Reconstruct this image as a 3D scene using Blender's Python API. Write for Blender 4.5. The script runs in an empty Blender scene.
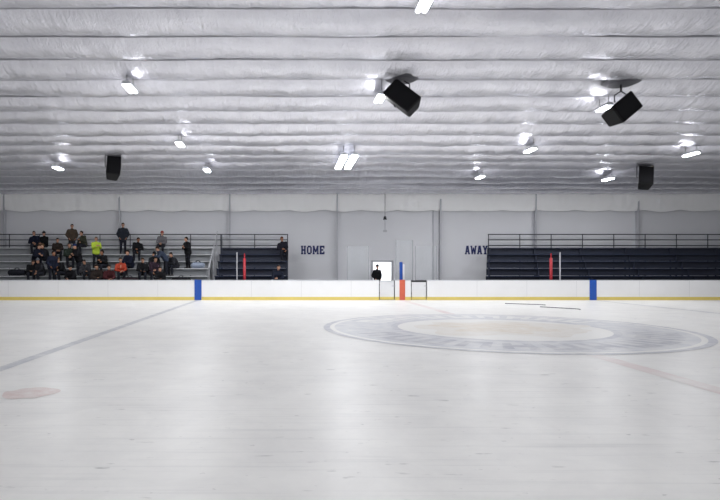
import bpy, bmesh, math, random
from mathutils import Vector, Matrix, Euler, noise
random.seed(7)
scene = bpy.context.scene
C = scene.collection
R = math.radians
# ---------------------------------------------------------------- camera model
F, VX, VY, H = 572.0, 290.0, 268.0, 1.573
def X_at(px, D): return (px - VX) * D / F
def Z_at(py, D): return H - (py - VY) * D / F
def ice_at(px, py):
    D = F * H / (py - VY)
    return Vector((X_at(px, D), D, 0))
cam = bpy.data.cameras.new('camera'); co = bpy.data.objects.new('camera', cam); C.objects.link(co)
co.location = (0, 0, H); co.rotation_euler = (R(90), 0, 0)
cam.sensor_width = 36; cam.lens = F / 720 * 36
cam.shift_x = (360 - VX) / 720; cam.shift_y = (VY - 250) / 720
cam.clip_end = 300
scene.camera = co
try:
    scene.view_settings.view_transform = 'Standard'
    scene.view_settings.look = 'None'
except Exception: pass

# ---------------------------------------------------------------- materials
def mat(name, col, rough=0.6, metal=0.0, var=0.08, scale=6.0, bump=0.0, bscale=40.0, spec=0.5, emit=0.0):
    m = bpy.data.materials.new(name); m.use_nodes = True
    nt = m.node_tree; N = nt.nodes; L = nt.links
    b = N['Principled BSDF']
    b.inputs['Roughness'].default_value = rough; b.inputs['Metallic'].default_value = metal
    b.inputs['Specular IOR Level'].default_value = spec
    tc = N.new('ShaderNodeTexCoord'); nz = N.new('ShaderNodeTexNoise')
    nz.inputs['Scale'].default_value = scale; nz.inputs['Detail'].default_value = 4
    L.new(tc.outputs['Object'], nz.inputs['Vector'])
    mx = N.new('ShaderNodeMix'); mx.data_type = 'RGBA'
    mx.inputs[6].default_value = (*[c * (1 - var) for c in col], 1)
    mx.inputs[7].default_value = (*[min(1, c * (1 + var)) for c in col], 1)
    L.new(nz.outputs['Fac'], mx.inputs[0]); L.new(mx.outputs[2], b.inputs['Base Color'])
    if bump:
        n2 = N.new('ShaderNodeTexNoise'); n2.inputs['Scale'].default_value = bscale
        L.new(tc.outputs['Object'], n2.inputs['Vector'])
        bp = N.new('ShaderNodeBump'); bp.inputs['Strength'].default_value = bump
        L.new(n2.outputs['Fac'], bp.inputs['Height']); L.new(bp.outputs['Normal'], b.inputs['Normal'])
    if emit:
        b.inputs['Emission Color'].default_value = (0.93, 0.96, 1, 1); b.inputs['Emission Strength'].default_value = emit
    return m
def srgb(r, g, b):
    f = lambda c: (c / 255 / 12.92) if c / 255 <= 0.04045 else ((c / 255 + 0.055) / 1.055) ** 2.4
    return (f(r), f(g), f(b))
def math_node(N, op, a=None, b=None):
    n = N.new('ShaderNodeMath'); n.operation = op
    if b is not None: n.inputs[1].default_value = b
    return n

def ice_mat():
    m = bpy.data.materials.new('ice_surface'); m.use_nodes = True
    nt = m.node_tree; N = nt.nodes; L = nt.links; b = N['Principled BSDF']
    tc = N.new('ShaderNodeTexCoord')
    n1 = N.new('ShaderNodeTexNoise'); n1.inputs['Scale'].default_value = 1.1; n1.inputs['Detail'].default_value = 9; n1.inputs['Roughness'].default_value = 0.7; n1.inputs['Distortion'].default_value = 0.4
    L.new(tc.outputs['Object'], n1.inputs['Vector'])
    cr = N.new('ShaderNodeValToRGB')
    cr.color_ramp.elements[0].position = 0.34; cr.color_ramp.elements[0].color = (*srgb(226, 225, 223), 1)
    cr.color_ramp.elements[1].position = 0.62; cr.color_ramp.elements[1].color = (*srgb(236, 235, 232), 1)
    L.new(n1.outputs['Fac'], cr.inputs['Fac'])
    prev = cr.outputs['Color']
    def over(fac, col):
        nonlocal prev
        mx = N.new('ShaderNodeMix'); mx.data_type = 'RGBA'
        L.new(fac, mx.inputs[0]); L.new(prev, mx.inputs[6]); mx.inputs[7].default_value = (*col, 1)
        prev = mx.outputs[2]
    # faint straight scuffs
    for rz, sc, dk, p0 in ((0.75, (0.5, 12, 1), 0.25, 0.58), (-0.9, (0.45, 14, 1), 0.25, 0.58), (1.35, (0.3, 16, 1), 0.3, 0.59)):
        mp = N.new('ShaderNodeMapping'); mp.inputs['Rotation'].default_value = (0, 0, rz); mp.inputs['Scale'].default_value = sc
        L.new(tc.outputs['Object'], mp.inputs['Vector'])
        n2 = N.new('ShaderNodeTexNoise'); n2.inputs['Scale'].default_value = 1.0; n2.inputs['Detail'].default_value = 5; n2.inputs['Distortion'].default_value = 0.25
        L.new(mp.outputs['Vector'], n2.inputs['Vector'])
        c2 = N.new('ShaderNodeValToRGB'); c2.color_ramp.elements[0].position = p0; c2.color_ramp.elements[1].position = p0 + 0.14
        c2.color_ramp.elements[0].color = (0, 0, 0, 1); c2.color_ramp.elements[1].color = (dk, dk, dk, 1)
        L.new(n2.outputs['Fac'], c2.inputs['Fac'])
        over(c2.outputs['Color'], srgb(196, 196, 196))
    # small nicks and specks
    for rz, p0, s0 in ((0.8, 0.67, (1.8, 5.4, 1)), (-0.6, 0.68, (2.0, 6.0, 1)), (0.3, 0.69, (5, 7, 1))):
        mp = N.new('ShaderNodeMapping'); mp.inputs['Scale'].default_value = s0; mp.inputs['Rotation'].default_value = (0, 0, rz)
        L.new(tc.outputs['Object'], mp.inputs['Vector'])
        n4 = N.new('ShaderNodeTexNoise'); n4.inputs['Scale'].default_value = 1.6; n4.inputs['Detail'].default_value = 4; L.new(mp.outputs['Vector'], n4.inputs['Vector'])
        c4 = N.new('ShaderNodeMapRange'); c4.inputs['From Min'].default_value = p0; c4.inputs['From Max'].default_value = 0.78; c4.inputs['To Max'].default_value = 0.8
        L.new(n4.outputs['Fac'], c4.inputs['Value'])
        over(c4.outputs['Result'], srgb(164, 164, 163))
    L.new(prev, b.inputs['Base Color'])
    n3 = N.new('ShaderNodeTexNoise'); n3.inputs['Scale'].default_value = 1.2; n3.inputs['Detail'].default_value = 5
    L.new(tc.outputs['Object'], n3.inputs['Vector'])
    mr = N.new('ShaderNodeMapRange'); mr.inputs['To Min'].default_value = 0.26; mr.inputs['To Max'].default_value = 0.46
    L.new(n3.outputs['Fac'], mr.inputs['Value']); L.new(mr.outputs['Result'], b.inputs['Roughness'])
    b.inputs['Specular IOR Level'].default_value = 0.24
    return m
def paint_mat(name, col, fade=0.5, scale=2.2):
    # paint under worn ice: blends to the ice colour with noise
    m = bpy.data.materials.new(name); m.use_nodes = True
    nt = m.node_tree; N = nt.nodes; L = nt.links; b = N['Principled BSDF']
    tc = N.new('ShaderNodeTexCoord'); n1 = N.new('ShaderNodeTexNoise')
    n1.inputs['Scale'].default_value = scale; n1.inputs['Detail'].default_value = 8; n1.inputs['Roughness'].default_value = 0.7
    L.new(tc.outputs['Object'], n1.inputs['Vector'])
    mr = N.new('ShaderNodeMapRange'); mr.inputs['From Min'].default_value = 0.35; mr.inputs['From Max'].default_value = 0.65
    mr.inputs['To Min'].default_value = max(0, fade - 0.3); mr.inputs['To Max'].default_value = min(1, fade + 0.3)
    L.new(n1.outputs['Fac'], mr.inputs['Value'])
    mx = N.new('ShaderNodeMix'); mx.data_type = 'RGBA'
    mx.inputs[6].default_value = (*col, 1); mx.inputs[7].default_value = (*srgb(231, 230, 227), 1)
    L.new(mr.outputs['Result'], mx.inputs[0]); L.new(mx.outputs[2], b.inputs['Base Color'])
    b.inputs['Roughness'].default_value = 0.36; b.inputs['Specular IOR Level'].default_value = 0.24
    return m
def ceiling_mat():
    m = bpy.data.materials.new('foil_insulation'); m.use_nodes = True
    nt = m.node_tree; N = nt.nodes; L = nt.links; b = N['Principled BSDF']
    tc = N.new('ShaderNodeTexCoord')
    n1 = N.new('ShaderNodeTexNoise'); n1.inputs['Scale'].default_value = 1.5; n1.inputs['Detail'].default_value = 6
    L.new(tc.outputs['Object'], n1.inputs['Vector'])
    cr = N.new('ShaderNodeValToRGB')
    cr.color_ramp.elements[0].position = 0.3; cr.color_ramp.elements[0].color = (*srgb(224, 224, 231), 1)
    cr.color_ramp.elements[1].position = 0.7; cr.color_ramp.elements[1].color = (*srgb(238, 238, 244), 1)
    L.new(n1.outputs['Fac'], cr.inputs['Fac']); L.new(cr.outputs['Color'], b.inputs['Base Color'])
    prevN = None
    for sc, nsc, det, st, ds, dist in (((1.2, 1, 1), 7.0, 6, 0.85, 0.03, 1.2), ((3.2, 0.5, 1), 2.2, 3, 0.6, 0.05, 0.4)):
        mp = N.new('ShaderNodeMapping'); mp.inputs['Scale'].default_value = sc
        L.new(tc.outputs['Object'], mp.inputs['Vector'])
        n2 = N.new('ShaderNodeTexNoise'); n2.inputs['Scale'].default_value = nsc; n2.inputs['Detail'].default_value = det; n2.inputs['Distortion'].default_value = dist
        L.new(mp.outputs['Vector'], n2.inputs['Vector'])
        bp = N.new('ShaderNodeBump'); bp.inputs['Strength'].default_value = st; bp.inputs['Distance'].default_value = ds
        L.new(n2.outputs['Fac'], bp.inputs['Height'])
        if prevN: L.new(prevN, bp.inputs['Normal'])
        prevN = bp.outputs['Normal']
    L.new(prevN, b.inputs['Normal'])
    b.inputs['Roughness'].default_value = 0.25; b.inputs['Specular IOR Level'].default_value = 0.6; b.inputs['Metallic'].default_value = 0.62
    return m
def board_mat():
    m = mat('white_board_plastic', srgb(240, 240, 241), 0.35, var=0.03, scale=2)
    nt = m.node_tree; N = nt.nodes; L = nt.links; b = N['Principled BSDF']
    src = b.inputs['Base Color'].links[0].from_socket
    tc = N.new('ShaderNodeTexCoord'); sx = N.new('ShaderNodeSeparateXYZ'); L.new(tc.outputs['Object'], sx.inputs[0])
    d = math_node(N, 'DIVIDE', b=2.44); L.new(sx.outputs['X'], d.inputs[0])
    fr = N.new('ShaderNodeMath'); fr.operation = 'FRACT'; L.new(d.outputs[0], fr.inputs[0])
    lt = math_node(N, 'LESS_THAN', b=0.006); L.new(fr.outputs[0], lt.inputs[0])
    mx = N.new('ShaderNodeMix'); mx.data_type = 'RGBA'; L.new(lt.outputs[0], mx.inputs[0]); L.new(src, mx.inputs[6])
    mx.inputs[7].default_value = (*srgb(212, 212, 214), 1); L.new(mx.outputs[2], b.inputs['Base Color'])
    return m
def glass_mat():
    m = bpy.data.materials.new('clear_rink_glass'); m.use_nodes = True
    nt = m.node_tree; N = nt.nodes; L = nt.links
    b = N['Principled BSDF']; out = N['Material Output']
    b.inputs['Base Color'].default_value = (0.5, 0.55, 0.57, 1); b.inputs['Roughness'].default_value = 0.05
    tr = N.new('ShaderNodeBsdfTransparent'); mx = N.new('ShaderNodeMixShader')
    nz = N.new('ShaderNodeTexNoise'); nz.inputs['Scale'].default_value = 2
    mr = N.new('ShaderNodeMapRange'); mr.inputs['To Min'].default_value = 0.04; mr.inputs['To Max'].default_value = 0.16
    L.new(nz.outputs['Fac'], mr.inputs['Value']); L.new(mr.outputs['Result'], mx.inputs[0])
    L.new(tr.outputs[0], mx.inputs[1]); L.new(b.outputs[0], mx.inputs[2]); L.new(mx.outputs[0], out.inputs['Surface'])
    return m
M = dict(
    ice=ice_mat(), ceil=ceiling_mat(), board=board_mat(), glass=glass_mat(),
    wall=mat('painted_block_wall', srgb(224, 225, 229), 0.7, var=0.03, scale=0.8, bump=0.05),
    lining=mat('white_wall_lining', srgb(255, 255, 255), 0.45, var=0.01, scale=1.5, bump=0.5, bscale=4),
    post=mat('grey_steel_post', srgb(188, 189, 194), 0.5, var=0.05),
    creaseshade=mat('grey_crease_shade', srgb(120, 120, 127), 0.5, var=0.08),
    rubber=mat('dark_rubber_floor', srgb(66, 67, 72), 0.9, var=0.15),
    cap=mat('board_cap_grey', srgb(216, 218, 222), 0.4, var=0.03),
    yellow=mat('yellow_kick_plate', srgb(226, 206, 112), 0.4, var=0.06, scale=3),
    bluemark=mat('blue_board_paint', srgb(34, 84, 175), 0.4, var=0.05),
    redmark=mat('red_board_paint', srgb(212, 104, 78), 0.4, var=0.08),
    redpad=mat('red_vinyl_padding', srgb(165, 34, 46), 0.5, var=0.1),
    alu=mat('brushed_aluminium', srgb(222, 224, 226), 0.42, metal=0.2, var=0.05, scale=3),
    alud=mat('dull_aluminium', srgb(158, 161, 165), 0.6, metal=0.15, var=0.1, scale=3),
    navy=mat('navy_painted_seat', srgb(54, 62, 84), 0.6, var=0.12, scale=3, spec=0.25),
    navyd=mat('dark_navy_metal', srgb(46, 52, 70), 0.6, var=0.15, scale=3),
    rail=mat('black_rail_metal', srgb(52, 56, 64), 0.5, metal=0.3, var=0.1),
    letter=mat('navy_sign_letter', srgb(24, 34, 92), 0.5, var=0.06),
    gatewhite=mat('white_gate_panel', srgb(228, 229, 231), 0.5, var=0.04),
    black=mat('black_speaker_shell', srgb(18, 18, 20), 0.6, var=0.15, scale=20, bump=0.1, bscale=150, spec=0.3),
    grille=mat('black_speaker_grille', srgb(20, 20, 23), 0.8, var=0.2, scale=90, bump=0.3, bscale=200, spec=0.2),
    bracket=mat('dark_steel_bracket', srgb(52, 52, 56), 0.5, metal=0.4, var=0.1),
    darkdisc=mat('dark_disc_metal', srgb(84, 84, 90), 0.5, metal=0.3, var=0.2, scale=4),
    housing=mat('light_housing_white', srgb(205, 208, 214), 0.4, var=0.04),
    lens=mat('lit_light_lens', srgb(250, 250, 255), 0.4, var=0.01, emit=20),
    frame=mat('door_frame_metal', srgb(168, 169, 174), 0.5, var=0.05),
    outdoor=mat('white_outdoor_surface', srgb(240, 242, 246), 0.8, var=0.03, scale=1),
    stick=mat('dark_composite_stick', srgb(60, 60, 64), 0.45, var=0.2),
    bench=mat('dark_bench_board', srgb(52, 48, 48), 0.6, var=0.15, scale=4),
    skin=mat('skin_tone_light', srgb(195, 148, 124), 0.55, var=0.06, scale=20),
    skin2=mat('skin_tone_tan', srgb(160, 112, 86), 0.55, var=0.06, scale=20),
    eye=mat('dark_eye', srgb(30, 24, 22), 0.2, var=0.05),
    shoe=mat('dark_shoe', srgb(38, 36, 36), 0.5, var=0.1),
)
_cloth = {}
def cloth(r, g, b):
    k = (r, g, b)
    if k not in _cloth: _cloth[k] = mat('cloth_fabric', srgb(r, g, b), 0.9, var=0.14, scale=14, bump=0.25, bscale=60, spec=0.2)
    return _cloth[k]

# ---------------------------------------------------------------- helpers
def link(o, parent=None):
    C.objects.link(o)
    if parent: o.parent = parent
    return o
def obj(name, bm, m, parent=None, smooth=False):
    me = bpy.data.meshes.new(name); bm.normal_update(); bm.to_mesh(me); bm.free()
    for mm in (m if isinstance(m, (list, tuple)) else [m]): me.materials.append(mm)
    if smooth:
        for p in me.polygons: p.use_smooth = True
    return link(bpy.data.objects.new(name, me), parent)
def thing(name, label, cat, loc=(0, 0, 0), rot=(0, 0, 0), group=None):
    o = bpy.data.objects.new(name, None); o.empty_display_size = 0.2; link(o)
    o.location = loc; o.rotation_euler = rot
    tag(o, label, cat, group); return o
def tag(o, label, cat, group=None):
    o['label'] = label; o['category'] = cat
    if group: o['group'] = group
    return o
def struct(o): o['kind'] = 'structure'; return o
def box(bm, x0, x1, y0, y1, z0, z1, bev=0.0):
    r = bmesh.ops.create_cube(bm, size=1, matrix=Matrix.Translation(((x0+x1)/2, (y0+y1)/2, (z0+z1)/2)) @ Matrix.Diagonal((x1-x0, y1-y0, z1-z0, 1)))
    if bev:
        es = list({e for v in r['verts'] for e in v.link_edges})
        bmesh.ops.bevel(bm, geom=es, offset=bev, segments=2, affect='EDGES')
def tube(bm, p0, p1, r0, r1=None, seg=10):
    p0, p1 = Vector(p0), Vector(p1); r1 = r0 if r1 is None else r1
    d = p1 - p0; q = d.to_track_quat('Z', 'Y').to_matrix().to_4x4()
    bmesh.ops.create_cone(bm, cap_ends=True, segments=seg, radius1=r0, radius2=r1, depth=d.length, matrix=Matrix.Translation((p0+p1)/2) @ q)
def ball(bm, p, r, sc=(1, 1, 1), seg=12, rot=None):
    mt = Matrix.Translation(Vector(p)) @ (rot if rot else Matrix()) @ Matrix.Diagonal((r*sc[0], r*sc[1], r*sc[2], 1))
    return bmesh.ops.create_uvsphere(bm, u_segments=seg, v_segments=max(5, seg*2//3), radius=1, matrix=mt)
def cap(bm, p0, p1, r0, r1, seg=10):
    tube(bm, p0, p1, r0, r1, seg); ball(bm, p0, r0, seg=seg); ball(bm, p1, r1, seg=seg)
BM = bmesh.new
def fused(name, bm, m, parent, vox):
    o = obj(name, bm, m, None)
    md = o.modifiers.new('r', 'REMESH'); md.mode = 'VOXEL'; md.voxel_size = vox; md.use_smooth_shade = True
    s = o.modifiers.new('s', 'SMOOTH'); s.iterations = 3; s.factor = 0.5
    dg = bpy.context.evaluated_depsgraph_get(); dg.update()
    me = bpy.data.meshes.new_from_object(o.evaluated_get(dg)); old = o.data
    o.modifiers.clear(); o.data = me; me.name = name; bpy.data.meshes.remove(old)
    if not me.materials: me.materials.append(m)
    me.polygons.foreach_set('use_smooth', [True] * len(me.polygons))
    o.parent = parent
    return o

# ---------------------------------------------------------------- people (built first, scene still light)
def person(px, D, z, label, pose='sit', lean=6, arms='knees', turn=0, look=0, jacket=(30, 31, 36), legs=(36, 38, 46), hair=(40, 30, 24),
           hat=None, skin='skin', sc=1.0, nod=0, bulk=1.15, side_lean=0):
    root = thing('person', label, 'person', (X_at(px, D), D, z), (0, 0, R(turn)), 'people watching at the rink')
    root.scale = (sc,) * 3
    sit = pose == 'sit'
    V = Vector
    P = V((0, 0, 0.115)) if sit else V((0, 0, 0.95))
    a = R(lean); sl = math.sin(R(side_lean)); u = V((sl, -math.sin(a), math.cos(a))).normalized()
    a2 = a * 0.45 + R(nod); u2 = V((sl * 0.4, -math.sin(a2), math.cos(a2))).normalized()
    waist = P + u * 0.14; chest = P + u * 0.33; nb = P + u * 0.50; hd = nb + u2 * 0.185 + V((0, -0.025, 0))
    J = {}
    for s in (-1, 1):
        if sit:
            hip = P + V((s*0.095, 0, -0.01)); kn = V((s*0.14, -0.42, 0.115)); an = V((s*0.13, -0.36, -0.33)); toe = an + V((s*0.03, -0.15, -0.05)); heel = an + V((0, 0.045, -0.05))
        else:
            hip = P + V((s*0.095, 0, -0.03)); kn = V((s*0.11, -0.02, 0.50)); an = V((s*0.12, 0.02, 0.09)); toe = an + V((s*0.03, -0.15, -0.05)); heel = an + V((0, 0.045, -0.05))
        sh = nb - u * 0.06 + V((s*0.19, 0, -s*sl*0.19))
        if arms == 'down': el = sh + V((s*0.06, 0.03, -0.28)); wr = el + V((-s*0.01, -0.07, -0.25))
        elif arms == 'knees':
            el = sh + V((s*0.06, -0.13, -0.25)); wr = (kn + V((-s*0.03, 0.10, 0.12))) if sit else el + V((-s*0.02, -0.1, -0.23))
            d = (wr - el); wr = el + d.normalized() * 0.26
        elif arms == 'crossed': el = sh + V((s*0.07, -0.07, -0.26)); wr = el + V((-s*0.24, -0.12, 0.05 + 0.03*s))
        elif arms == 'pockets': el = sh + V((s*0.11, 0.06, -0.25)); wr = el + V((-s*0.10, -0.13, -0.19))
        elif arms == 'forward': el = sh + V((s*0.03, -0.12, -0.25)); wr = el + V((-s*0.12, -0.21, 0.09))
        J[s] = (hip, kn, an, toe, heel, sh, el, wr)
    # continuous body
    b = BM()
    cap(b, P, waist, 0.125, 0.115); cap(b, waist, chest, 0.115, 0.135); cap(b, chest, nb - u*0.05, 0.135, 0.09)
    cap(b, nb - u*0.04, hd, 0.058, 0.054)
    hr = Euler((a2, 0, R(look))).to_matrix().to_4x4()
    HM = Matrix.Translation(hd) @ hr
    hp = lambda x, y, zz: HM @ V((x, y, zz))
    ball(b, hp(0, 0.005, 0.02), 1, (0.077, 0.096, 0.103), 16, hr)
    cap(b, hp(0, -0.03, -0.04), hp(0, -0.055, -0.085), 0.058, 0.036)
    cap(b, hp(0, -0.088, 0.005), hp(0, -0.110, -0.03), 0.012, 0.018)
    cap(b, hp(-0.018, -0.088, -0.062), hp(0.018, -0.088, -0.062), 0.012, 0.012)
    for s in (-1, 1):
        ball(b, hp(s*0.078, 0.01, -0.01), 1, (0.015, 0.025, 0.035), 10, hr)
        hip, kn, an, toe, heel, sh, el, wr = J[s]
        cap(b, hip, kn, 0.078, 0.052); cap(b, kn, an, 0.052, 0.036); cap(b, heel, toe, 0.034, 0.03)
        cap(b, nb - u*0.07, sh, 0.075, 0.055); cap(b, sh, el, 0.05, 0.038); cap(b, el, wr, 0.038, 0.027)
        d = (wr - el).normalized(); side = d.cross(V((1, 0, 0))); side = side.normalized() if side.length > 0.1 else V((0, -1, 0))
        for w in (-0.022, 0, 0.022): cap(b, wr + side*w*0.6, wr + d*0.085 + side*w, 0.018, 0.017)
    body = fused('body', b, M[skin], root, 0.021)
    # fingers joined onto the same body mesh
    fb = BM(); fb.from_mesh(body.data)
    for s in (-1, 1):
        el, wr = J[s][6], J[s][7]; d = (wr - el).normalized()
        side = d.cross(V((1, 0, 0))); side = side.normalized() if side.length > 0.1 else V((0, -1, 0))
        inn = V((-s, 0, 0)) - d * d.dot(V((-s, 0, 0))); inn.normalize()
        for i, ln in enumerate((0.030, 0.042, 0.045, 0.038)):
            p = wr + d*0.085 + side*((1.5 - i)*0.0185 * -1)
            q = p + d*ln + inn*0.012; r = q + (d*0.7 + inn*0.7).normalized()*ln*0.8
            cap(fb, p, q, 0.0095, 0.0088, 6); cap(fb, q, r, 0.0088, 0.0075, 6)
        tp = wr + d*0.03 + side*0.03; tq = tp + (d + side*0.9).normalized()*0.04; tr = tq + (d + inn*0.5).normalized()*0.03
        cap(fb, tp, tq, 0.012, 0.011, 6); cap(fb, tq, tr, 0.011, 0.009, 6)
    fb.to_mesh(body.data); fb.free()
    body.data.polygons.foreach_set('use_smooth', [True] * len(body.data.polygons))
    # jacket
    jk = BM(); k = bulk
    low = P + (u*0.02 if sit else V((0, 0, -0.06)))
    for s in (-1, 1):
        o_ = V((s*0.06*k, 0, 0))
        cap(jk, low + o_, waist + o_, 0.135*k, 0.128*k); cap(jk, waist + o_, chest + o_, 0.128*k, 0.14*k); cap(jk, chest + o_, nb - u*0.09 + o_, 0.14*k, 0.10*k)
        sh, el, wr = J[s][5:8]
        cap(jk, nb - u*0.08, sh, 0.09, 0.078*k); cap(jk, sh, el, 0.075*k, 0.062*k); cap(jk, el, wr - (wr-el)*0.06, 0.062*k, 0.044*k)
    cap(jk, nb - u*0.05, nb + u*0.025, 0.088, 0.08)
    fused('jacket', jk, cloth(*jacket), root, 0.027)
    tr = BM()
    for s in (-1, 1):
        hip, kn, an = J[s][:3]
        cap(tr, P + V((s*0.03, 0, 0)), hip, 0.125, 0.108); cap(tr, hip, kn, 0.105, 0.078); cap(tr, kn, an + (kn-an)*0.06, 0.078, 0.06)
    fused('trousers', tr, cloth(*legs), root, 0.027)
    for s in (-1, 1):
        b2 = BM(); toe, heel = J[s][3], J[s][4]
        cap(b2, heel, heel*0.5 + toe*0.5 + V((0, 0, 0.006)), 0.043, 0.047); cap(b2, heel*0.5 + toe*0.5, toe + V((0, 0, -0.004)), 0.046, 0.038)
        cap(b2, heel, J[s][2], 0.043, 0.046)
        bmesh.ops.bisect_plane(b2, geom=b2.verts[:] + b2.edges[:] + b2.faces[:], plane_co=(0, 0, (-0.418 if sit else 0.002)), plane_no=(0, 0, -1), clear_outer=True)
        obj('shoe', b2, M['shoe'], root, True)
    for s in (-1, 1):
        e = BM(); ball(e, hp(s*0.031, -0.083, 0.008), 0.012, seg=8); obj('eye', e, M['eye'], root, True)
    h = BM()
    ball(h, hp(0, 0.014, 0.032), 1, (0.088, 0.104, 0.108), 18, hr)
    inv = HM.inverted()
    kill = [f for f in h.faces if (lambda c: (c.y < -0.035 and c.z < 0.065) or c.z < -0.055 or (c.y < 0.0 and c.z < 0.02))(inv @ f.calc_center_median())]
    bmesh.ops.delete(h, geom=kill, context='FACES')
    obj('hair', h, cloth(*hair), root, True)
    if hat:
        kind, colr = hat; hb = BM()
        ball(hb, hp(0, 0.006, 0.045), 1, (0.096, 0.112, 0.108), 18, hr)
        kill = [f for f in hb.faces if (inv @ f.calc_center_median()).z < 0.04]
        bmesh.ops.delete(hb, geom=kill, context='FACES')
        if kind == 'cap':
            ball(hb, hp(0, -0.125, 0.045), 1, (0.07, 0.07, 0.008), 14, hr)
            obj('cap', hb, cloth(*colr), root, True)
        else:
            for k in range(16):
                t0, t1 = k*math.tau/16, (k+1)*math.tau/16
                cap(hb, hp(0.094*math.cos(t0), 0.006+0.11*math.sin(t0), 0.045), hp(0.094*math.cos(t1), 0.006+0.11*math.sin(t1), 0.045), 0.014, 0.014, 6)
            ball(hb, hp(0, 0.006, 0.16), 0.022, seg=8)
            obj('knit_hat', hb, cloth(*colr), root, True)
    return root

SEAT = [(29.9 + 0.65*i, 0.75 + 0.40*i) for i in range(6)]      # seat centre y, seat top z
def sitter(px, row, label, **k):
    k.setdefault('sc', random.uniform(1.0, 1.1)); k.setdefault('side_lean', random.uniform(-16, 16))
    return person(px + random.uniform(-1, 1), SEAT[row][0], SEAT[row][1] + 0.004 + (k['sc'] - 1) * 0.42, label, 'sit', **k)
def stander(px, row, label, **k):
    k.setdefault('arms', 'down'); k.setdefault('lean', 1)
    return person(px, SEAT[row][0] - 0.33, SEAT[row][1] - 0.42, label, 'stand', **k)

BK = (23, 24, 27); NV = (26, 31, 48); BR = (74, 63, 54); OL = (66, 68, 56)
sitter(36, 5, 'leftmost person on the top bleacher row, seated in a navy jacket', jacket=NV, turn=8, lean=5)
sitter(45, 5, 'person in a black jacket seated second from left on the top row', jacket=BK, turn=-16, look=10, hat=('knit', (40, 40, 46)))
sitter(58, 4, 'person in a dark brown jacket seated just below the two leftmost top-row people', jacket=(48, 40, 36), look=-15, turn=30, lean=16)
stander(72, 5, 'standing person in a grey-brown jacket left of the yellow-green jacket, hands in pockets', jacket=BR, legs=(46, 48, 54), arms='pockets', turn=30)
sitter(85, 5, 'person in an olive grey coat seated on the top row behind the yellow-green jacket', jacket=OL, turn=-30, look=-10, arms='crossed')
stander(96, 3, 'standing person in a bright yellow-green high-visibility jacket', jacket=(182, 206, 70), legs=(40, 42, 48), arms='forward', turn=35, hair=(60, 46, 34), bulk=1.1)
stander(123, 5, 'tall person in dark clothes standing highest against the wall above the bleachers', jacket=(40, 44, 52), legs=(34, 36, 46), arms='pockets', sc=1.04, turn=15)
sitter(137, 4, 'person in a black jacket with a tan face seated right of the tall standing person', jacket=BK, skin='skin2', lean=20, look=20, turn=18)
sitter(161, 5, 'person in a red-brown cap and grey top seated alone on the top row', jacket=(110, 108, 112), hat=('cap', (150, 66, 58)), lean=10, look=-10)
stander(188, 3, 'standing person in black at the right end of the bleacher crowd', jacket=BK, legs=(28, 29, 34), arms='crossed', turn=-48, look=-12, bulk=1.25, lean=10)
sitter(120, 1, 'person in a red-orange jacket seated low in the middle of the crowd', jacket=(176, 72, 52), lean=18, bulk=1.0, turn=20)
sitter(30, 1, 'leftmost person of the low rows, seated in black and leaning forward', jacket=BK, lean=30, nod=8, turn=35)
sitter(42, 1, 'person in a charcoal coat and grey knit hat seated low near the left', jacket=(42, 43, 48), hat=('knit', (104, 106, 112)), lean=12, bulk=1.3, turn=-20)
stander(52, 1, 'person in a long dark navy coat standing low below the brown jacket', jacket=(30, 35, 52), lean=14, look=25, turn=50, skin='skin2', bulk=1.3, arms='pockets')
sitter(63, 1, 'person in black with light brown hair seated low left of the crowd middle', jacket=BK, hair=(120, 88, 58), lean=22, turn=-25)
sitter(70, 3, 'person in a dark green jacket seated in front of the grey-brown standing person', jacket=(40, 49, 42), lean=10, turn=22)
stander(79, 2, 'person in a black coat and dark blue cap standing left below the yellow-green jacket', jacket=(28, 28, 32), hat=('cap', (36, 50, 90)), lean=22, turn=-40, bulk=1.3, arms='crossed')
sitter(88, 1, 'person in a dark grey hooded top seated low beneath the yellow-green jacket', jacket=(50, 50, 54), lean=28, nod=6, bulk=1.3, turn=15)
sitter(105, 2, 'person in a black jacket seated just right below the yellow-green jacket', jacket=BK, lean=14, look=-20, skin='skin2', arms='crossed', turn=-25)
sitter(109, 0, 'person in a dark maroon top seated on the lowest row left of the red-orange jacket', jacket=(66, 30, 34), lean=18, turn=28)
sitter(131, 2, 'person in a navy coat seated up and right of the red-orange jacket', jacket=NV, lean=22, turn=-34, bulk=1.3)
sitter(142, 1, 'person in a black jacket seated two places right of the red-orange jacket', jacket=BK, lean=24, hair=(70, 54, 40), bulk=1.25, turn=12)
sitter(153, 2, 'person in a charcoal jacket and black cap leaning forward right of the crowd middle', jacket=(40, 41, 45), hat=('cap', (24, 24, 26)), lean=36, nod=10, turn=25)
stander(166, 2, 'person in a slate blue jacket bending forward below the red-brown cap', jacket=(58, 67, 84), lean=44, turn=-65, look=-10, arms='forward', nod=8)
sitter(162, 0, 'person in black trousers and black coat seated lowest under the slate blue jacket', jacket=(27, 27, 30), lean=24, turn=-10)
sitter(177, 2, 'rightmost seated person of the crowd, in a dark grey jacket', jacket=(46, 47, 52), lean=32, turn=-40, bulk=1.25)
sitter(46, 3, 'person in a faded black coat seated mid-rows under the top-row black jacket', jacket=(36, 36, 41), lean=24, turn=-35, bulk=1.3, hair=(90, 70, 50))
stander(36, 2, 'person in a very dark blue coat standing mid-rows above the leftmost low person', jacket=(22, 26, 40), lean=24, turn=60, arms='crossed', bulk=1.3)
sitter(98, 0, 'person in a deep brown coat seated lowest directly under the yellow-green jacket', jacket=(42, 35, 32), lean=20, turn=12, bulk=1.3)
sitter(73, 0, 'person in a black hooded coat seated lowest beneath the dark blue cap', jacket=(20, 20, 24), lean=18, nod=6, turn=-20, hat=('knit', (26, 26, 30)))
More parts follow.
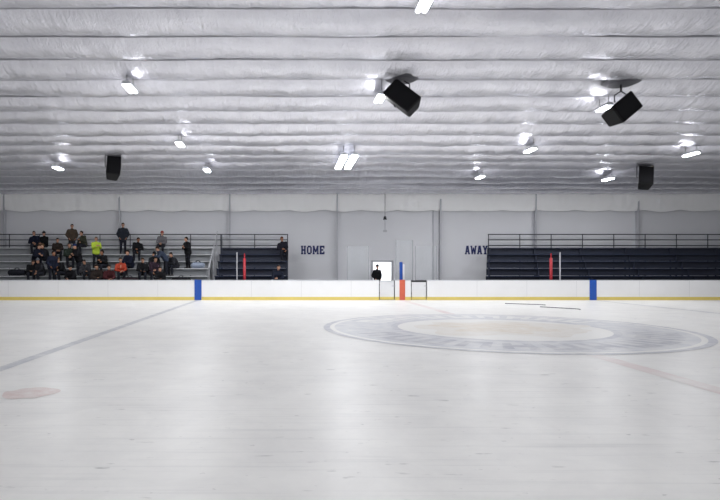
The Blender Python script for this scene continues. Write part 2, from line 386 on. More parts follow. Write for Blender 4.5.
sitter(152, 1, 'person in a dark plum coat seated low, just left of the lowest black coat', jacket=(46, 34, 44), lean=14, turn=30, bulk=1.25)
sitter(284, 4, 'person with reddish face, dark jacket, at right end of small navy bleachers', jacket=(34, 34, 44), hair=(90, 50, 36), lean=8, skin='skin2')
sitter(275, 0, 'person in dark clothing seated lowest on the small navy bleachers', jacket=(30, 34, 48), lean=14)
person(377, 33.2, 0, 'person in black standing silhouetted in the bright open doorway', 'stand', lean=2, arms='pockets', jacket=BK, legs=(30, 30, 34), turn=25, hat=('knit', (30, 30, 34)))
# sports bags among the crowd
def sports_bag(px, row, L_, colr, turn, label):
    sy, sz = SEAT[row]
    t = thing('sports_bag', label, 'bag', (X_at(px, sy), sy, sz + 0.003), (0, 0, R(turn)), 'bags on the bleachers')
    b = BM(); h = 0.17
    for i in range(8):
        x0 = -L_/2 + L_*i/8; 
        cap(b, (x0*0.85, 0, h), ((x0 + L_/8)*0.85, 0, h), 0.165 if 0 < i < 7 else 0.15, 0.165 if i < 6 else 0.15)
    o = fused('body', b, cloth(*colr), t, 0.03)
    b = BM(); box(b, -L_*0.36, L_*0.36, -0.008, 0.008, 0.33, 0.342); obj('zip', b, M['rail'], t)
    for s in (-1, 1):
        b = BM(); pts = [Vector((-0.16 + 0.32*i/8, s*0.08, 0.30 + 0.13*math.sin(math.pi*i/8))) for i in range(9)]
        for p, q in zip(pts, pts[1:]): cap(b, p, q, 0.014, 0.014, 6)
        obj('handle', b, M['rail'], t)
sports_bag(17, 1, 0.8, (36, 38, 46), 5, 'dark sports bag on the seat left of the whole crowd')
sports_bag(198, 2, 0.6, (150, 160, 178), -8, 'pale blue-grey sports bag on the seat right of the crowd')
sports_bag(181, 0, 0.9, (30, 30, 33), 4, 'black sports bag on the lowest seat at the right of the crowd')
sports_bag(130, 0, 0.8, (46, 36, 40), -3, 'dark reddish sports bag on the lowest seat beside the red-orange jacket')

# ---------------------------------------------------------------- setting
YB, YW = 28.0, 34.0
X0, X1 = -30.0, 42.0
b = BM(); box(b, X0, X1, -4, YB + 0.12, -0.2, 0)
struct(obj('floor', b, M['ice']))
b = BM(); box(b, X0, X1, YB + 0.12, YW + 0.2, -0.2, 0)
struct(obj('floor_walkway', b, M['rubber']))
# door opening in the back wall
dx0, dx1, dz = X_at(373, YW), X_at(391.5, YW), Z_at(263, YW) + 0.05
b = BM()
box(b, X0, dx0, YW, YW + 0.2, 0, 6.9); box(b, dx1, X1, YW, YW + 0.2, 0, 6.9); box(b, dx0, dx1, YW, YW + 0.2, dz, 6.9)
struct(obj('wall_back', b, M['wall']))
b = BM()
box(b, dx0 - 0.1, dx0, YW - 0.06, YW + 0.22, 0, dz + 0.1); box(b, dx1, dx1 + 0.1, YW - 0.06, YW + 0.22, 0, dz + 0.1); box(b, dx0, dx1, YW - 0.06, YW + 0.22, dz, dz + 0.1)
struct(obj('door_1', b, M['frame']))
# added white ground and backdrop wall, lamp-lit so the doorway looks bright
b = BM(); box(b, dx0 - 6, dx1 + 6, YW + 0.2, YW + 8, -0.25, -0.05); struct(obj('floor_outside', b, M['outdoor']))
b = BM(); box(b, dx0 - 6, dx1 + 6, YW + 8, YW + 8.2, -0.25, 5); struct(obj('backdrop_outside', b, M['outdoor']))
dl = bpy.data.lights.new('daylight', 'AREA'); dl.shape = 'RECTANGLE'; dl.size = 10; dl.size_y = 6; dl.energy = 1500
do = bpy.data.objects.new('daylight', dl); link(do); do.location = ((dx0+dx1)/2, YW + 4, 6); do.rotation_euler = (R(30), 0, 0)
# white fabric lining along the wall top, softly puckered
b = BM(); nx = 720
zt, zb = 6.15, Z_at(211, YW - 0.1)
rows = 8; grid = []
for i in range(nx + 1):
    x = X0 + (X1 - X0) * i / nx; col = []
    sc_ = abs(math.sin(math.pi * x / 2.1))
    for j in range(rows + 1):
        t = j / rows
        bul = 0.16 + 0.16 * t + 0.07 * math.sin(math.pi * t) * (0.7 + 0.2 * sc_ + 0.6 * noise.noise(Vector((x * 1.1, 3.1, 0)))) + 0.05 * noise.noise(Vector((x * 3.2, t * 2, 1)))
        zz = zb + (zt - zb) * t + (0.05 * noise.noise(Vector((x * 0.8, 0, 9))) + 0.04 - 0.07 * sc_ if j == 0 else 0)
        col.append(b.verts.new((x, YW - max(0.02, bul), zz)))
    grid.append(col)
for i in range(nx):
    for j in range(rows): b.faces.new((grid[i][j], grid[i+1][j], grid[i+1][j+1], grid[i][j+1]))
struct(obj('trim_1', b, M['lining'], None, True))
# steel wall posts
for k, px in enumerate((-100, 5, 120, 230, 337, 440, 535, 637, 745)):
    x = X_at(px, YW - 0.15); b = BM()
    box(b, x - 0.045, x + 0.045, YW - 0.32, YW - 0.30, 0, 6.0); box(b, x - 0.012, x + 0.012, YW - 0.30, YW, 0, 6.0)
    struct(obj('trim_%d' % (k + 2), b, M['post']))
x = X_at(433, YW); b = BM(); box(b, x - 0.03, x + 0.03, YW - 0.08, YW, 0, 5.0); struct(obj('trim_11', b, M['post']))

# ceiling: insulation billowing between purlins, with crease shade put in as a grey strip at each purlin
BAY = 1.36
def zbase(y): return 6.1 + (34 - y) / 12 if y > 10 else 8.1 - (10 - y) / 12
def zc(x, y):
    k = math.floor((34 - y) / BAY); t = (34 - y) / BAY - k
    A = 0.255 * (0.97 + 0.12 * noise.noise(Vector((k * 7.3, 0.5, 0)))) * (1 + 0.2 * noise.noise(Vector((x * 0.25, k * 3.7, 2))))
    s = abs(2 * t - 1)
    w = (1 - s) ** 0.7
    return (zbase(y) - A * (1 - s ** 2.4) + (0.03 * noise.noise(Vector((x * 0.9, y * 1.1, 5))) + 0.04 * noise.noise(Vector((x * 3.2, y * 0.9, 8))) + 0.018 * noise.noise(Vector((x * 7, y * 3, 3)))) * w)
def wob(x, k): return 0.03 * noise.noise(Vector((x * 0.35, k * 5.1, 4)))
nx = 560; nb_ = 14
ys = [34.15] + [34 - BAY * i / nb_ for i in range(0, int(38.5 / BAY) * nb_ + 1)]
vs_ = []; fs_ = []; ny = len(ys)
for i in range(nx + 1):
    xx = X0 + (X1 - X0) * i / nx
    for yy in ys: vs_.append((xx, yy, zc(xx, yy) + wob(xx, yy / 4)))
for i in range(nx):
    for j in range(ny - 1):
        q = i * ny + j; fs_.append((q, q + 1, q + ny + 1, q + ny))
me = bpy.data.meshes.new('ceiling'); me.from_pydata(vs_, [], fs_); me.materials.append(M['ceil'])
me.polygons.foreach_set('use_smooth', [True] * len(me.polygons))
struct(link(bpy.data.objects.new('ceiling', me)))
for k in range(1, 18):  # grey strips stand in for the dark shade line in each crease
    y = 34 - BAY * k; b = BM(); rows_ = []
    for i in range(0, nx + 1, 4):
        xx = X0 + (X1 - X0) * i / nx; z = zbase(y) + wob(xx, y / 4)
        rows_.append([b.verts.new((xx, y + a, z + c)) for a, c in ((-0.04, -0.065), (0.04, -0.065), (0.04, -0.005), (-0.04, -0.005))])
    for p, q in zip(rows_, rows_[1:]):
        for j in range(4): b.faces.new((p[j], q[j], q[(j+1) % 4], p[(j+1) % 4]))
    b.faces.new(rows_[0][::-1]); b.faces.new(rows_[-1]); bmesh.ops.recalc_face_normals(b, faces=b.faces)
    struct(obj('trim_%d' % (k + 11), b, M['creaseshade']))

# ---------------------------------------------------------------- markings painted in the ice
def strip(x0, x1, y0, y1, z):
    b = BM(); vs = [b.verts.new(p) for p in ((x0, y0, z), (x1, y0, z), (x1, y1, z), (x0, y1, z))]; b.faces.new(vs); return b
M['pblue'] = paint_mat('blue_line_paint', srgb(172, 175, 184), 0.4)
M['pred'] = paint_mat('red_line_paint', srgb(212, 188, 187), 0.62, 1.2)
M['pspot'] = paint_mat('red_spot_paint', srgb(202, 174, 170), 0.5, 4)
XL, XC, XR = X_at(198, YB), 5.5, X_at(593, YB)
tag(obj('blue_line', strip(XL - 0.11, XL + 0.11, 2, YB - 0.02, 0.003), M['pblue']), 'faded blue line across the ice left of the centre circle', 'ice marking')
tag(obj('blue_line', strip(XR - 0.11, XR + 0.11, 2, YB - 0.02, 0.003), M['pblue']), 'faded blue line across the ice at the far right', 'ice marking')
tag(obj('centre_line', strip(XC - 0.15, XC + 0.15, 2, YB - 0.02, 0.003), M['pred']), 'faded red centre line running through the ice logo', 'ice marking')
def disc(cx, cy, r0, r1, z, n=96, rag=0.0, sy=1.0):
    b = BM()
    A = [math.tau * i / n for i in range(n)]
    rr = [r1 * (1 + rag * noise.noise(Vector((math.cos(t) * 2.2, math.sin(t) * 2.2, r1)))) for t in A]
    o = [b.verts.new((cx + q_ * math.cos(t), cy + sy * q_ * math.sin(t), z)) for t, q_ in zip(A, rr)]
    if r0 <= 0: 
        c = b.verts.new((cx, cy, z))
        for i in range(n): b.faces.new((c, o[i], o[(i + 1) % n]))
    else:
        q = [b.verts.new((cx + r0 * math.cos(t), cy + sy * r0 * math.sin(t), z)) for t in A]
        for i in range(n):
            j = (i + 1) % n; b.faces.new((q[i], o[i], o[j], q[j]))
    return b
sp = ice_at(30, 393)
tag(obj('faceoff_spot', disc(sp.x, sp.y, 0, 0.33, 0.003, 60, 0.15), M['pspot']), 'faded red face-off spot on the ice near the left edge', 'ice marking')
CX, CY = 5.45, 14.9
M['lring'] = paint_mat('logo_ring_paint', srgb(168, 170, 182), 0.37)
M['lband'] = paint_mat('logo_band_paint', srgb(190, 192, 199), 0.36)
M['lwhite'] = paint_mat('logo_white_paint', srgb(229, 228, 225), 0.3)
M['lpeach'] = paint_mat('logo_tan_paint', srgb(212, 200, 182), 0.45, 2.5)
M['lpeach2'] = paint_mat('logo_pale_tan_paint', srgb(217, 211, 202), 0.45, 2.5)
M['llet'] = paint_mat('logo_pale_letter_paint', srgb(224, 224, 223), 0.4)
M['lletd'] = paint_mat('logo_dark_letter_paint', srgb(160, 162, 174), 0.35)
lg = thing('centre_ice_logo', 'large faded round logo painted at centre ice with grey-blue ring', 'ice logo', (CX, CY, 0))
def lp(name, bm, m): return obj(name, bm, m, lg)
lp('outer_ring', disc(0, 0, 4.40, 4.57, 0.005), M['lring'])
lp('white_ring', disc(0, 0, 4.28, 4.40, 0.005), M['lwhite'])
lp('ring_band', disc(0, 0, 2.78, 4.28, 0.005), M['lband'])
lp('inner_ring', disc(0, 0, 2.6, 2.78, 0.005), M['lring'])
lp('centre_disc', disc(0, 0, 0, 2.6, 0.005), M['lwhite'])
lp('emblem_halo', disc(0.1, 0.1, 0, 2.15, 0.007, 70, 0.4, 0.85), M['lpeach2'])
lp('emblem', disc(0.1, 0.1, 0, 1.45, 0.009, 70, 0.5, 0.85), M['lpeach'])
# worn ring lettering: only block strokes can be made out
random.seed(3)
def blockstroke(b, t0, t1, r0, r1):
    n = 3; A = [t0 + (t1 - t0) * i / n for i in range(n + 1)]
    v = [b.verts.new((r0 * math.cos(t), r0 * math.sin(t), 0.007)) for t in A] + [b.verts.new((r1 * math.cos(t), r1 * math.sin(t), 0.007)) for t in A[::-1]]
    b.faces.new(v)
for c0, c1, n, mm in ((R(195), R(345), 11, 'lletd'), (R(25), R(155), 9, 'llet')):
    for i in range(n):
        b = BM()
        t = c0 + (c1 - c0) * (i + 0.1) / n; w = (c1 - c0) / n * 0.76
        blockstroke(b, t, t + w * 0.3, 3.05, 4.0); blockstroke(b, t + w * 0.7, t + w, 3.05, 4.0)
        rr = (3.05, 3.4, 3.7)[random.choice((0, 1, 2))]; blockstroke(b, t + w * 0.3, t + w * 0.7, rr, rr + 0.3)
        lp('worn_letter', b, M[mm])
# sticks lying on the ice
for (a, c, lab) in (((505, 303.8), (546, 305.2), 'dark thin stick lying on the ice, the one nearer the far boards'), ((540, 307.2), (582, 309.6), 'dark thin stick lying on the ice, the one nearer the right blue line')):
    p, q = ice_at(*a), ice_at(*c); L_ = (q - p).length
    t = thing('hockey_stick', lab, 'stick', (p.x, p.y, 0.0), (0, 0, math.atan2(q.y - p.y, q.x - p.x)), 'sticks on the ice')
    b = BM(); box(b, 0, L_ - 0.25, -0.018, 0.018, 0.006, 0.03, 0.005); obj('shaft', b, M['stick'], t)
    b = BM(); vs = []
    for i in range(7):
        s = i / 6; xx = L_ - 0.27 + 0.28 * s; yy = -0.16 * s * s
        vs.append([b.verts.new((xx, yy - 0.015, 0.006)), b.verts.new((xx, yy + 0.04, 0.006)), b.verts.new((xx, yy + 0.04, 0.027)), b.verts.new((xx, yy - 0.015, 0.027))])
    for i in range(6):
        for j in range(4): b.faces.new((vs[i][j], vs[i+1][j], vs[i+1][(j+1) % 4], vs[i][(j+1) % 4]))
    b.faces.new(vs[0]); b.faces.new(vs[6][::-1]); bmesh.ops.recalc_face_normals(b, faces=b.faces)
    obj('blade', b, M['stick'], t)

# ---------------------------------------------------------------- dasher boards
BH = 0.985; KH = 0.16
def boards(x0, x1, label, marks=()):
    t = thing('dasher_board', label, 'rink board', (x0, YB, 0))
    w = x1 - x0
    b = BM(); box(b, 0, w, 0, 0.1, KH, BH - 0.04); obj('panel', b, M['board'], t)
    b = BM(); box(b, 0, w, -0.015, 0.13, BH - 0.04, BH, 0.012); obj('cap_rail', b, M['cap'], t)
    b = BM(); box(b, 0, w, -0.014, 0.1, 0, KH, 0.006); obj('kick_plate', b, M['yellow'], t)
    for (m0, m1, mm, nm) in marks:
        b = BM(); box(b, m0 - x0, m1 - x0, -0.022, 0.135, 0.004, BH + 0.008); obj(nm, b, M[mm], t)
    return t
g1, g1b, g2, g2b = X_at(379, YB), X_at(395, YB), X_at(411, YB), X_at(427, YB)
boards(-26, XL + 0.17, 'white rink boards left of and including the left blue mark, below the crowd', ((XL - 0.17, XL + 0.17, 'bluemark', 'blue_marking'),))
boards(XL + 0.17, g1, 'white rink boards between the left blue mark and the gates, below the HOME lettering')
boards(g1b, g2, 'short white rink board between the two gates with a red-orange mark', ((X_at(399.5, YB), X_at(405, YB), 'redmark', 'red_marking'),))
boards(g2b, XR - 0.17, 'white rink boards between the gates and the right blue mark')
boards(XR - 0.17, 38, 'white rink boards from the right blue mark to the right edge', ((XR - 0.17, XR + 0.17, 'bluemark', 'blue_marking'),))
def gate(x0, x1, label, capm):
    t = thing('bench_gate', label, 'gate', (x0, YB, 0)); w = x1 - x0; g = 0.045
    b = BM(); box(b, g, w - g, 0.02, 0.1, KH, BH - 0.10, 0.006); obj('panel', b, M['gatewhite'], t)
    b = BM(); box(b, g, w - g, 0.0, 0.12, BH - 0.10, BH - 0.03, 0.01); obj('cap_rail', b, M[capm], t)
    b = BM(); box(b, g, w - g, 0.0, 0.1, 0.02, KH, 0.006); obj('kick_plate', b, M['yellow'], t)
    for zz in (0.35, 0.75):
        b = BM(); tube(b, (g * 0.5, 0.05, zz - 0.06), (g * 0.5, 0.05, zz + 0.06), 0.022); obj('hinge', b, M['bracket'], t)
    b = BM(); box(b, w - g - 0.1, w - g + 0.04, -0.01, 0.02, 0.68, 0.71, 0.005); tube(b, (w - g - 0.06, 0.02, 0.695), (w - g - 0.06, -0.04, 0.695), 0.012); obj('latch', b, M['post'], t)
gate(g1, g1b, 'white player gate left of the red-orange mark, below the doorway', 'cap')
gate(g2, g2b, 'white player gate with a dark top edge right of the red-orange mark', 'bracket')
def bench(pa, pb, label):
    xa, xb = X_at(pa, 28.6), X_at(pb, 28.6); w = xb - xa
    t = thing('player_bench', label, 'bench', (xa, 28.45, 0))
    b = BM(); box(b, 0, w, -0.18, 0.12, 0.44, 0.49, 0.01); obj('seat', b, M['bench'], t)
    b = BM(); box(b, 0, w, 0.14, 0.18, 0.05, 0.955, 0.008); obj('back', b, M['bench'], t)
    for k in range(4):
        x = 0.1 + (w - 0.2) * k / 3
        b = BM(); box(b, x - 0.03, x + 0.03, -0.14, 0.14, 0, 0.44); obj('leg', b, M['bracket'], t)
bench(300, 398, 'dark home team bench behind the boards left of the red-orange mark')
bench(408, 482, 'dark away team bench behind the boards right of the red-orange mark')
# red padded posts at the ends of the benches
def padpost(px, label):
    x = X_at(px, YB + 0.4)
    t = thing('padded_post', label, 'post', (x, YB + 0.4, 0))
    b = BM(); tube(b, (0, 0, 0), (0, 0, 2.3), 0.03, seg=14); box(b, -0.12, 0.12, -0.1, 0.1, 0, 0.012); obj('pole', b, M['redpad'], t, False)
    b = BM(); tube(b, (0, 0, 0.3), (0, 0, 2.05), 0.07, seg=18); ball(b, (0, 0, 2.05), 0.07, (1, 1, 0.4)); obj('padding', b, M['redpad'], t, True)
padpost(244.5, 'red padded post behind the boards below the small navy bleachers')
padpost(551, 'red padded post behind the boards in front of the right bleachers')
def glasspost(px, label):
    x = X_at(px, YB + 0.25); t = thing('glass_end_post', label, 'post', (x, YB + 0.25, 0))
    b = BM(); box(b, -0.022, 0.022, -0.04, 0.04, 0, 2.35, 0.008); obj('upright', b, M['post'], t)
    b = BM(); box(b, -0.03, 0.03, -0.045, 0.045, 2.35, 2.38, 0.008); obj('end_cap', b, M['rail'], t)
    b = BM(); box(b, -0.07, 0.07, -0.08, 0.08, 0, 0.02); obj('foot_plate', b, M['rail'], t)
glasspost(237, 'thin aluminium post left of the left red padded post')
glasspost(560, 'thin aluminium post right of the right red padded post')
# glazed screens around the gates
def screen(pa, pb, top, label, Y):
    xa, xb = X_at(pa, Y), X_at(pb, Y); w = xb - xa; zt_ = Z_at(top, Y); f = 0.035
    t = thing('glass_screen', label, 'glass screen', (xa, Y, 0))
    b = BM(); box(b, w - f, w, -0.035, 0.035, 0, zt_, 0.006); box(b, 0, f, -0.035, 0.035, 0, zt_, 0.006); box(b, f, w - f, -0.03, 0.03, 0.9, 0.98, 0.006); obj('frame', b, M['frame'], t)
    b = BM(); box(b, f, w - f, -0.008, 0.008, 0.98, zt_ - 0.01); obj('pane', b, M['glass'], t)
    return t, w
t, w = screen(395.5, 413, 240, 'narrow glass screen with blue and white posts between the two gates', YB + 0.75)
b = BM(); box(b, 0.2, 0.35, -0.06, 0.04, 0, Z_at(262, YB + 0.75), 0.02); obj('blue_post', b, M['bluemark'], t)
b = BM(); box(b, 0.36, 0.45, -0.055, 0.035, 0, Z_at(264, YB + 0.75), 0.02); obj('white_post', b, M['board'], t)
screen(347, 369, 246, 'clear glass screen left of the bright doorway', YB + 0.75)
screen(415, 437, 246, 'clear glass screen right of the blue post and gates', YB + 0.75)

# ---------------------------------------------------------------- bleachers
def bleachers(xs, x1, label, ms, mf, mr, xrail=None):
    # xs(y): where the left end of a row at depth y starts (the ends may step back row by row)
    t = thing('bleachers', label, 'bleachers', (0, 0, 0))
    for i, (sy, sz) in enumerate(SEAT):
        x0 = xs(sy)
        b = BM(); box(b, x0, x1, sy - 0.14, sy + 0.14, sz - 0.045, sz, 0.01); obj('seat_board', b, ms, t)
        b = BM(); box(b, x0, x1, sy - 0.49, sy - 0.17, sz - 0.455, sz - 0.42, 0.008); obj('foot_board', b, mr, t)
        b = BM(); box(b, x0, x1, sy + 0.10, sy + 0.12, sz - 0.38, sz - 0.05); obj('riser_board', b, mr, t)
    n = max(2, int((x1 - xs(33)) / 2.4) + 1)
    for k in range(n):
        b = BM()
        for i, (sy, sz) in enumerate(SEAT):
            x = xs(sy) + 0.1 + (x1 - xs(sy) - 0.2) * k / (n - 1)
            box(b, x - 0.03, x + 0.03, sy - 0.03, sy + 0.03, 0, sz - 0.045)
            box(b, x - 0.025, x + 0.025, sy - 0.5, sy - 0.03, sz - 0.52, sz - 0.458)
        obj('support_frame', b, mf, t)
    b = BM(); yr = 33.5; xr0 = xs(yr); xr1 = xrail or x1
    for zz in (3.54, 3.22, 2.88): tube(b, (xr0, yr, zz), (xr1, yr, zz), 0.028, seg=8)
    gr = obj('guard_rail', b, M['rail'], t)
    np_ = max(3, int((xr1 - xr0) / 1.7) + 1)
    for k in range(np_):
        x = xr0 + 0.03 + (xr1 - xr0 - 0.06) * k / (np_ - 1)
        b = BM(); tube(b, (x, yr, 0), (x, yr, 3.56), 0.026, seg=8); obj('guard_post', b, M['rail'], gr)
    return t
xl = X_at(213, 31)
bleachers(lambda y: -20, xl - 0.25, 'long silver aluminium bleachers holding the crowd on the left', M['alu'], M['alud'], M['alud'], xl + 0.15)
bleachers(lambda y: xl + 0.15, X_at(288, 32), 'small navy bleachers section left of the HOME lettering', M['navy'], M['navyd'], M['navyd'])
bleachers(lambda y: 10.26 + 1.37 * (y - 29.9) / 3.7, 30, 'long empty navy bleachers on the right with black guard rail', M['navy'], M['navyd'], M['navyd'])
t = thing('aisle_handrail', 'sloping metal handrail in the aisle between silver and navy bleachers', 'handrail', (xl - 0.05, 0, 0))
b = BM(); tube(b, (0, 29.7, 1.55), (0, 33.2, 3.7), 0.025, seg=8); obj('rail', b, M['post'], t)
for k in range(3):
    yy = 29.8 + 1.6 * k; zz = 1.55 + (yy - 29.7) * 2.15 / 3.5
    b = BM(); tube(b, (0, yy, 0), (0, yy, zz), 0.025, seg=8); obj('post', b, M['post'], t)

# ---------------------------------------------------------------- wall lettering
GL = {  # strokes as quads in a 5x7 slab letter cell
 'H': [(0.3, 0, 1.9, 7), (3.1, 0, 4.7, 7), (1.9, 2.8, 3.1, 4.2), (0, 0, 2.2, 1.1), (2.8, 0, 5, 1.1), (0, 5.9, 2.2, 7), (2.8, 5.9, 5, 7)],
 'O': [(0, 1, 1.6, 6), (3.4, 1, 5, 6), (0.9, 0, 4.1, 1.4), (0.9, 5.6, 4.1, 7)],
 'E': [(0.3, 0, 2.0, 7), (0, 0, 5, 1.4), (0, 5.6, 5, 7), (2.0, 2.9, 3.8, 4.2), (3.7, 1.4, 5, 2.3), (3.7, 4.7, 5, 5.6)],
}
def slant(p, q, w): return [(p[0]-w/2, p[1]), (p[0]+w/2, p[1]), (q[0]+w/2, q[1]), (q[0]-w/2, q[1])]
POLY = {
 'M': [slant((0.9, 0), (0.9, 7), 1.4), slant((5.1, 0), (5.1, 7), 1.4), slant((3, 1.6), (1.0, 7), 1.5), slant((3, 1.6), (5.0, 7), 1.5), slant((0.9, 0), (0.9, 1.1), 2.1), slant((5.1, 0), (5.1, 1.1), 2.1), slant((0.7, 5.9), (0.7, 7), 1.6), slant((5.3, 5.9), (5.3, 7), 1.6)],
 'A': [slant((0.9, 0), (2.2, 7), 1.6), slant((4.1, 0), (2.8, 7), 1.6), slant((2.5, 1.8), (2.5, 3.0), 2.2), slant((0.8, 0), (0.8, 1.1), 2.0), slant((4.2, 0), (4.2, 1.1), 2.0)],
 'W': [slant((1.6, 0), (0.8, 7), 1.4), slant((1.7, 0), (3, 5.5), 1.2), slant((4.3, 0), (3, 5.5), 1.2), slant((4.4, 0), (5.2, 7), 1.4), slant((0.7, 5.9), (0.7, 7), 1.8), slant((5.3, 5.9), (5.3, 7), 1.8)],
 'Y': [slant((2.5, 0), (2.5, 3.6), 1.7), slant((2.4, 3), (0.9, 7), 1.6), slant((2.6, 3), (4.1, 7), 1.6), slant((2.5, 0), (2.5, 1.1), 2.8), slant((0.9, 5.9), (0.9, 7), 1.9), slant((4.1, 5.9), (4.1, 7), 1.9)],
}
def word(txt, px0, px1, py0, py1, label):
    xa, xb = X_at(px0, YW), X_at(px1, YW); z0, z1 = Z_at(py1, YW), Z_at(py0, YW)
    wid = [6 if c in 'MW' else 5 for c in txt]; tot = sum(wid) + 0.9 * (len(txt) - 1)
    sx = (xb - xa) / tot; sz = (z1 - z0) / 7
    t = thing('wall_lettering', label, 'lettering', (xa, YW, z0)); cur = 0
    for c, wd in zip(txt, wid):
        polys = POLY.get(c) or [[(a, b_), (c_, b_), (c_, d_), (a, d_)] for a, b_, c_, d_ in GL[c]]
        b = BM()
        for n_, pl in enumerate(polys):
            dp = -0.02 - 0.0006 * n_
            f = [b.verts.new(((cur + x) * sx, dp, y * sz)) for x, y in pl]; g = [b.verts.new(((cur + x) * sx, -0.001, y * sz)) for x, y in pl]
            b.faces.new(f); m_ = len(pl)
            for i in range(m_): b.faces.new((f[i], f[(i+1) % m_], g[(i+1) % m_], g[i]))
        bmesh.ops.recalc_face_normals(b, faces=b.faces)
        obj('letter', b, M['letter'], t); cur += wd + 0.9
word('HOME', 301, 324.5, 245.7, 254.3, 'navy block lettering HOME on the pale wall')
word('AWAY', 465, 487.5, 245.7, 254.3, 'navy block lettering AWAY on the pale wall')
# fixture hanging above the doorway
x = X_at(385, YW - 0.8)
t = thing('hanging_fixture', 'small dark hooded fixture hanging on a rod above the doorway', 'fixture', (x, YW - 0.8, 0))
zf = Z_at(218, YW - 0.8)
b = BM(); tube(b, (0, 0, zf + 0.08), (0, 0, zc(x, YW - 0.8)), 0.015, seg=8); obj('rod', b, M['bracket'], t)
b = BM(); tube(b, (0, 0, zf - 0.1), (0, 0, zf + 0.1), 0.11, 0.06, seg=18); obj('hood', b, M['bracket'], t, False)
b = BM(); ball(b, (0, 0, zf - 0.14), 0.085, seg=14); obj('globe', b, M['housing'], t, True)
b = BM(); box(b, -0.025, 0.025, -0.025, 0.025, zf - 0.7, zf - 0.21, 0.01); box(b, -0.11, 0.11, -0.05, 0.05, zf - 0.82, zf - 0.692, 0.02); obj('sensor', b, M['post'], t)

# ---------------------------------------------------------------- loudspeakers
def speaker(px, py, my, roll, tilt, yaw, label, pr=0.36):
    D = 7.363 / ((VY - my) / F + 1 / 12)
    x, z = X_at(px, D), Z_at(py, D)
    t = thing('loudspeaker', label, 'speaker', (x, D, z))
    rot = (Euler((0, 0, R(yaw))).to_matrix() @ Euler((0, R(roll), 0)).to_matrix() @ Euler((R(tilt), 0, 0)).to_matrix()).to_4x4()
    b = BM()
    fr = [(-0.31, -0.27), (0.31, -0.27), (0.22, 0.27), (-0.22, 0.27)]
    lo = [b.verts.new((a, c, -0.5)) for a, c in fr]; hi = [b.verts.new((a, c, 0.5)) for a, c in fr]
    b.faces.new(lo[::-1]); b.faces.new(hi)
    for i in range(4): b.faces.new((lo[i], lo[(i+1) % 4], hi[(i+1) % 4], hi[i]))
    bmesh.ops.bevel(b, geom=b.edges[:], offset=0.025, segments=3, affect='EDGES')
    b.transform(rot); obj('cabinet', b, M['black'], t)
    b = BM(); box(b, -0.28, 0.28, -0.292, -0.268, -0.46, 0.46, 0.008); b.transform(rot); obj('grille', b, M['grille'], t)
    b = BM()
    e0 = rot @ Vector((-0.30, 0.0, 0)); e1 = rot @ Vector((0.30, 0.0, 0))
    top = Vector((0, 0, 0.58))
    for e in (e0, e1):
        out = e * 1.12
        tube(b, e, out, 0.03, seg=8)
        up = Vector((out.x, out.y, 0.58 if abs(roll) < 20 else max(out.z, 0.45)))
        if (up - out).length > 0.02: tube(b, out, up, 0.018, seg=8)
        tube(b, up, top, 0.018, seg=8)
    obj('yoke', b, M['bracket'], t)
    zt_ = min(zc(x, D), zbase(D) - 0.17) - z
    b = BM(); tube(b, top, (0, 0, zbase(D) - z), 0.03, seg=10); obj('hanging_rod', b, M['bracket'], t)
    b = BM(); bmesh.ops.create_cone(b, cap_ends=True, segments=28, radius1=pr * 0.7, radius2=pr, depth=0.07, matrix=Matrix.Translation((0, 0, zt_ - 0.03))); obj('ceiling_disc', b, M['darkdisc'], t)  # dark disc around the rod, sized to a dark patch on the ceiling
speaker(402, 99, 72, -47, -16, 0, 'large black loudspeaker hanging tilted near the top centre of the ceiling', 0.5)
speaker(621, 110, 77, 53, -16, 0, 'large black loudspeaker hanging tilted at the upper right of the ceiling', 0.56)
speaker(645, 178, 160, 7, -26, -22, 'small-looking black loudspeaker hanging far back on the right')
speaker(113, 168, 151, 6, -26, 22, 'small-looking black loudspeaker hanging far back on the left')

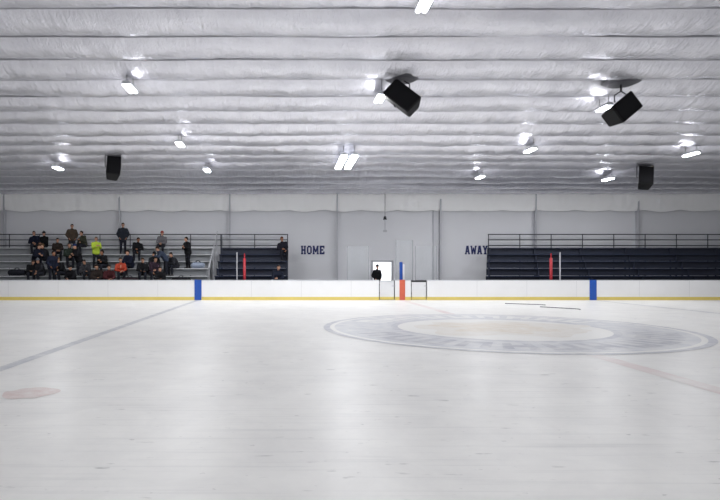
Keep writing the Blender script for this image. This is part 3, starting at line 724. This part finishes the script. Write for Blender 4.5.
# ---------------------------------------------------------------- ceiling lights
POWER = 124
LC = (0.985, 0.99, 1.0)
def ceiling_light(px, py, label, L_=0.85, W_=0.27, drop=0.5, D=None, X=None, power=POWER, lw=0.17):
    if D is None: D = (7.363 - drop) / ((VY - py) / F + 1 / 12); X = X_at(px, D)
    z = zbase(D) - drop
    t = thing('ceiling_light', label, 'ceiling light', (X, D, z), (0, 0, 0), 'ceiling lights over the ice')
    b = BM()
    pr = [(-W_/2, 0.0), (-W_/2, 0.04), (-W_*0.28, 0.10), (W_*0.28, 0.10), (W_/2, 0.04), (W_/2, 0.0)]
    A_ = [b.verts.new((a, -L_/2, c)) for a, c in pr]; B_ = [b.verts.new((a, L_/2, c)) for a, c in pr]
    b.faces.new(A_); b.faces.new(B_[::-1])
    for i in range(6): b.faces.new((A_[i], B_[i], B_[(i+1) % 6], A_[(i+1) % 6]))
    bmesh.ops.recalc_face_normals(b, faces=b.faces); obj('housing', b, M['housing'], t)
    for s in (-1, 1):
        b = BM(); xc_ = s*W_*0.27
        box(b, xc_ - W_*lw, xc_ + W_*lw, -L_/2 + 0.04, L_/2 - 0.04, -0.05, -0.001, 0.015); obj('lens', b, M['lens'], t)
        l = bpy.data.lights.new('lamp', 'AREA'); l.shape = 'RECTANGLE'; l.size = W_*lw*2; l.size_y = L_ - 0.08; l.energy = power / 2; l.color = LC
        lo = bpy.data.objects.new('lamp', l); link(lo, t); lo.location = (xc_, 0, -0.065)
    for s in (-1, 1):
        zz = zc(X, D + s*L_*0.4) - z
        b = BM(); tube(b, (0, s*L_*0.4, 0.10), (0, s*L_*0.4, zz), 0.009, seg=6); obj('hanging_cable', b, M['bracket'], t)
    # added lamps on the closed housing sides that brighten the foil nearby
    for s in (-1, 1):
        l = bpy.data.lights.new('foil_fill', 'AREA'); l.shape = 'RECTANGLE'; l.size = 0.06; l.size_y = L_ - 0.1; l.energy = power * 0.04; l.color = (0.92, 0.92, 1.0)
        lo = bpy.data.objects.new('foil_fill', l); link(lo, t); lo.location = (s*(W_/2 + 0.01), 0, 0.0); lo.rotation_euler = (0, -s*R(90), 0)
    return t
ceiling_light(130, 88, 'lit ceiling light at upper left of the ceiling, nearest on that side')
ceiling_light(180, 144, 'lit ceiling light between the upper left light and the left loudspeaker')
ceiling_light(58, 168, 'small lit ceiling light far back at the left edge, left of the left loudspeaker')
ceiling_light(207, 170, 'small lit ceiling light far back, right of the left loudspeaker')
ceiling_light(341, 162, 'left one of the pair of long strip lights near the middle of the ceiling', L_=3.2, W_=0.3, lw=0.18, power=85)
ceiling_light(351, 162, 'right one of the pair of long strip lights near the middle of the ceiling', L_=3.2, W_=0.3, lw=0.18, power=85)
ceiling_light(380, 98, 'lit ceiling light beside the top centre loudspeaker')
ceiling_light(425, 3, 'lit ceiling light cut by the top edge of the picture', power=95)
ceiling_light(530, 150, 'lit ceiling light right of centre, halfway back')
ceiling_light(608, 179, 'small lit ceiling light far back, left of the right rear loudspeaker')
ceiling_light(691, 154, 'lit ceiling light near the right edge of the ceiling')
ceiling_light(480, 177, 'small lit ceiling light far back, right of centre')
ceiling_light(604, 108, 'lit ceiling light behind the upper right loudspeaker', L_=0.7, W_=0.26)
for X, D in ((-9, 9), (-1, 8), (14, 9), (22, 16), (-16, 17), (0, 2.5), (9, 2.5)):
    ceiling_light(0, 0, 'ceiling light above the near ice, outside the picture', D=D, X=X, power=88)

# ---------------------------------------------------------------- world
w = bpy.data.worlds.new('world'); scene.world = w; w.use_nodes = True
N = w.node_tree.nodes; bg = N['Background']
bg.inputs['Color'].default_value = (0.97, 0.98, 1.0, 1); bg.inputs['Strength'].default_value = 0.33
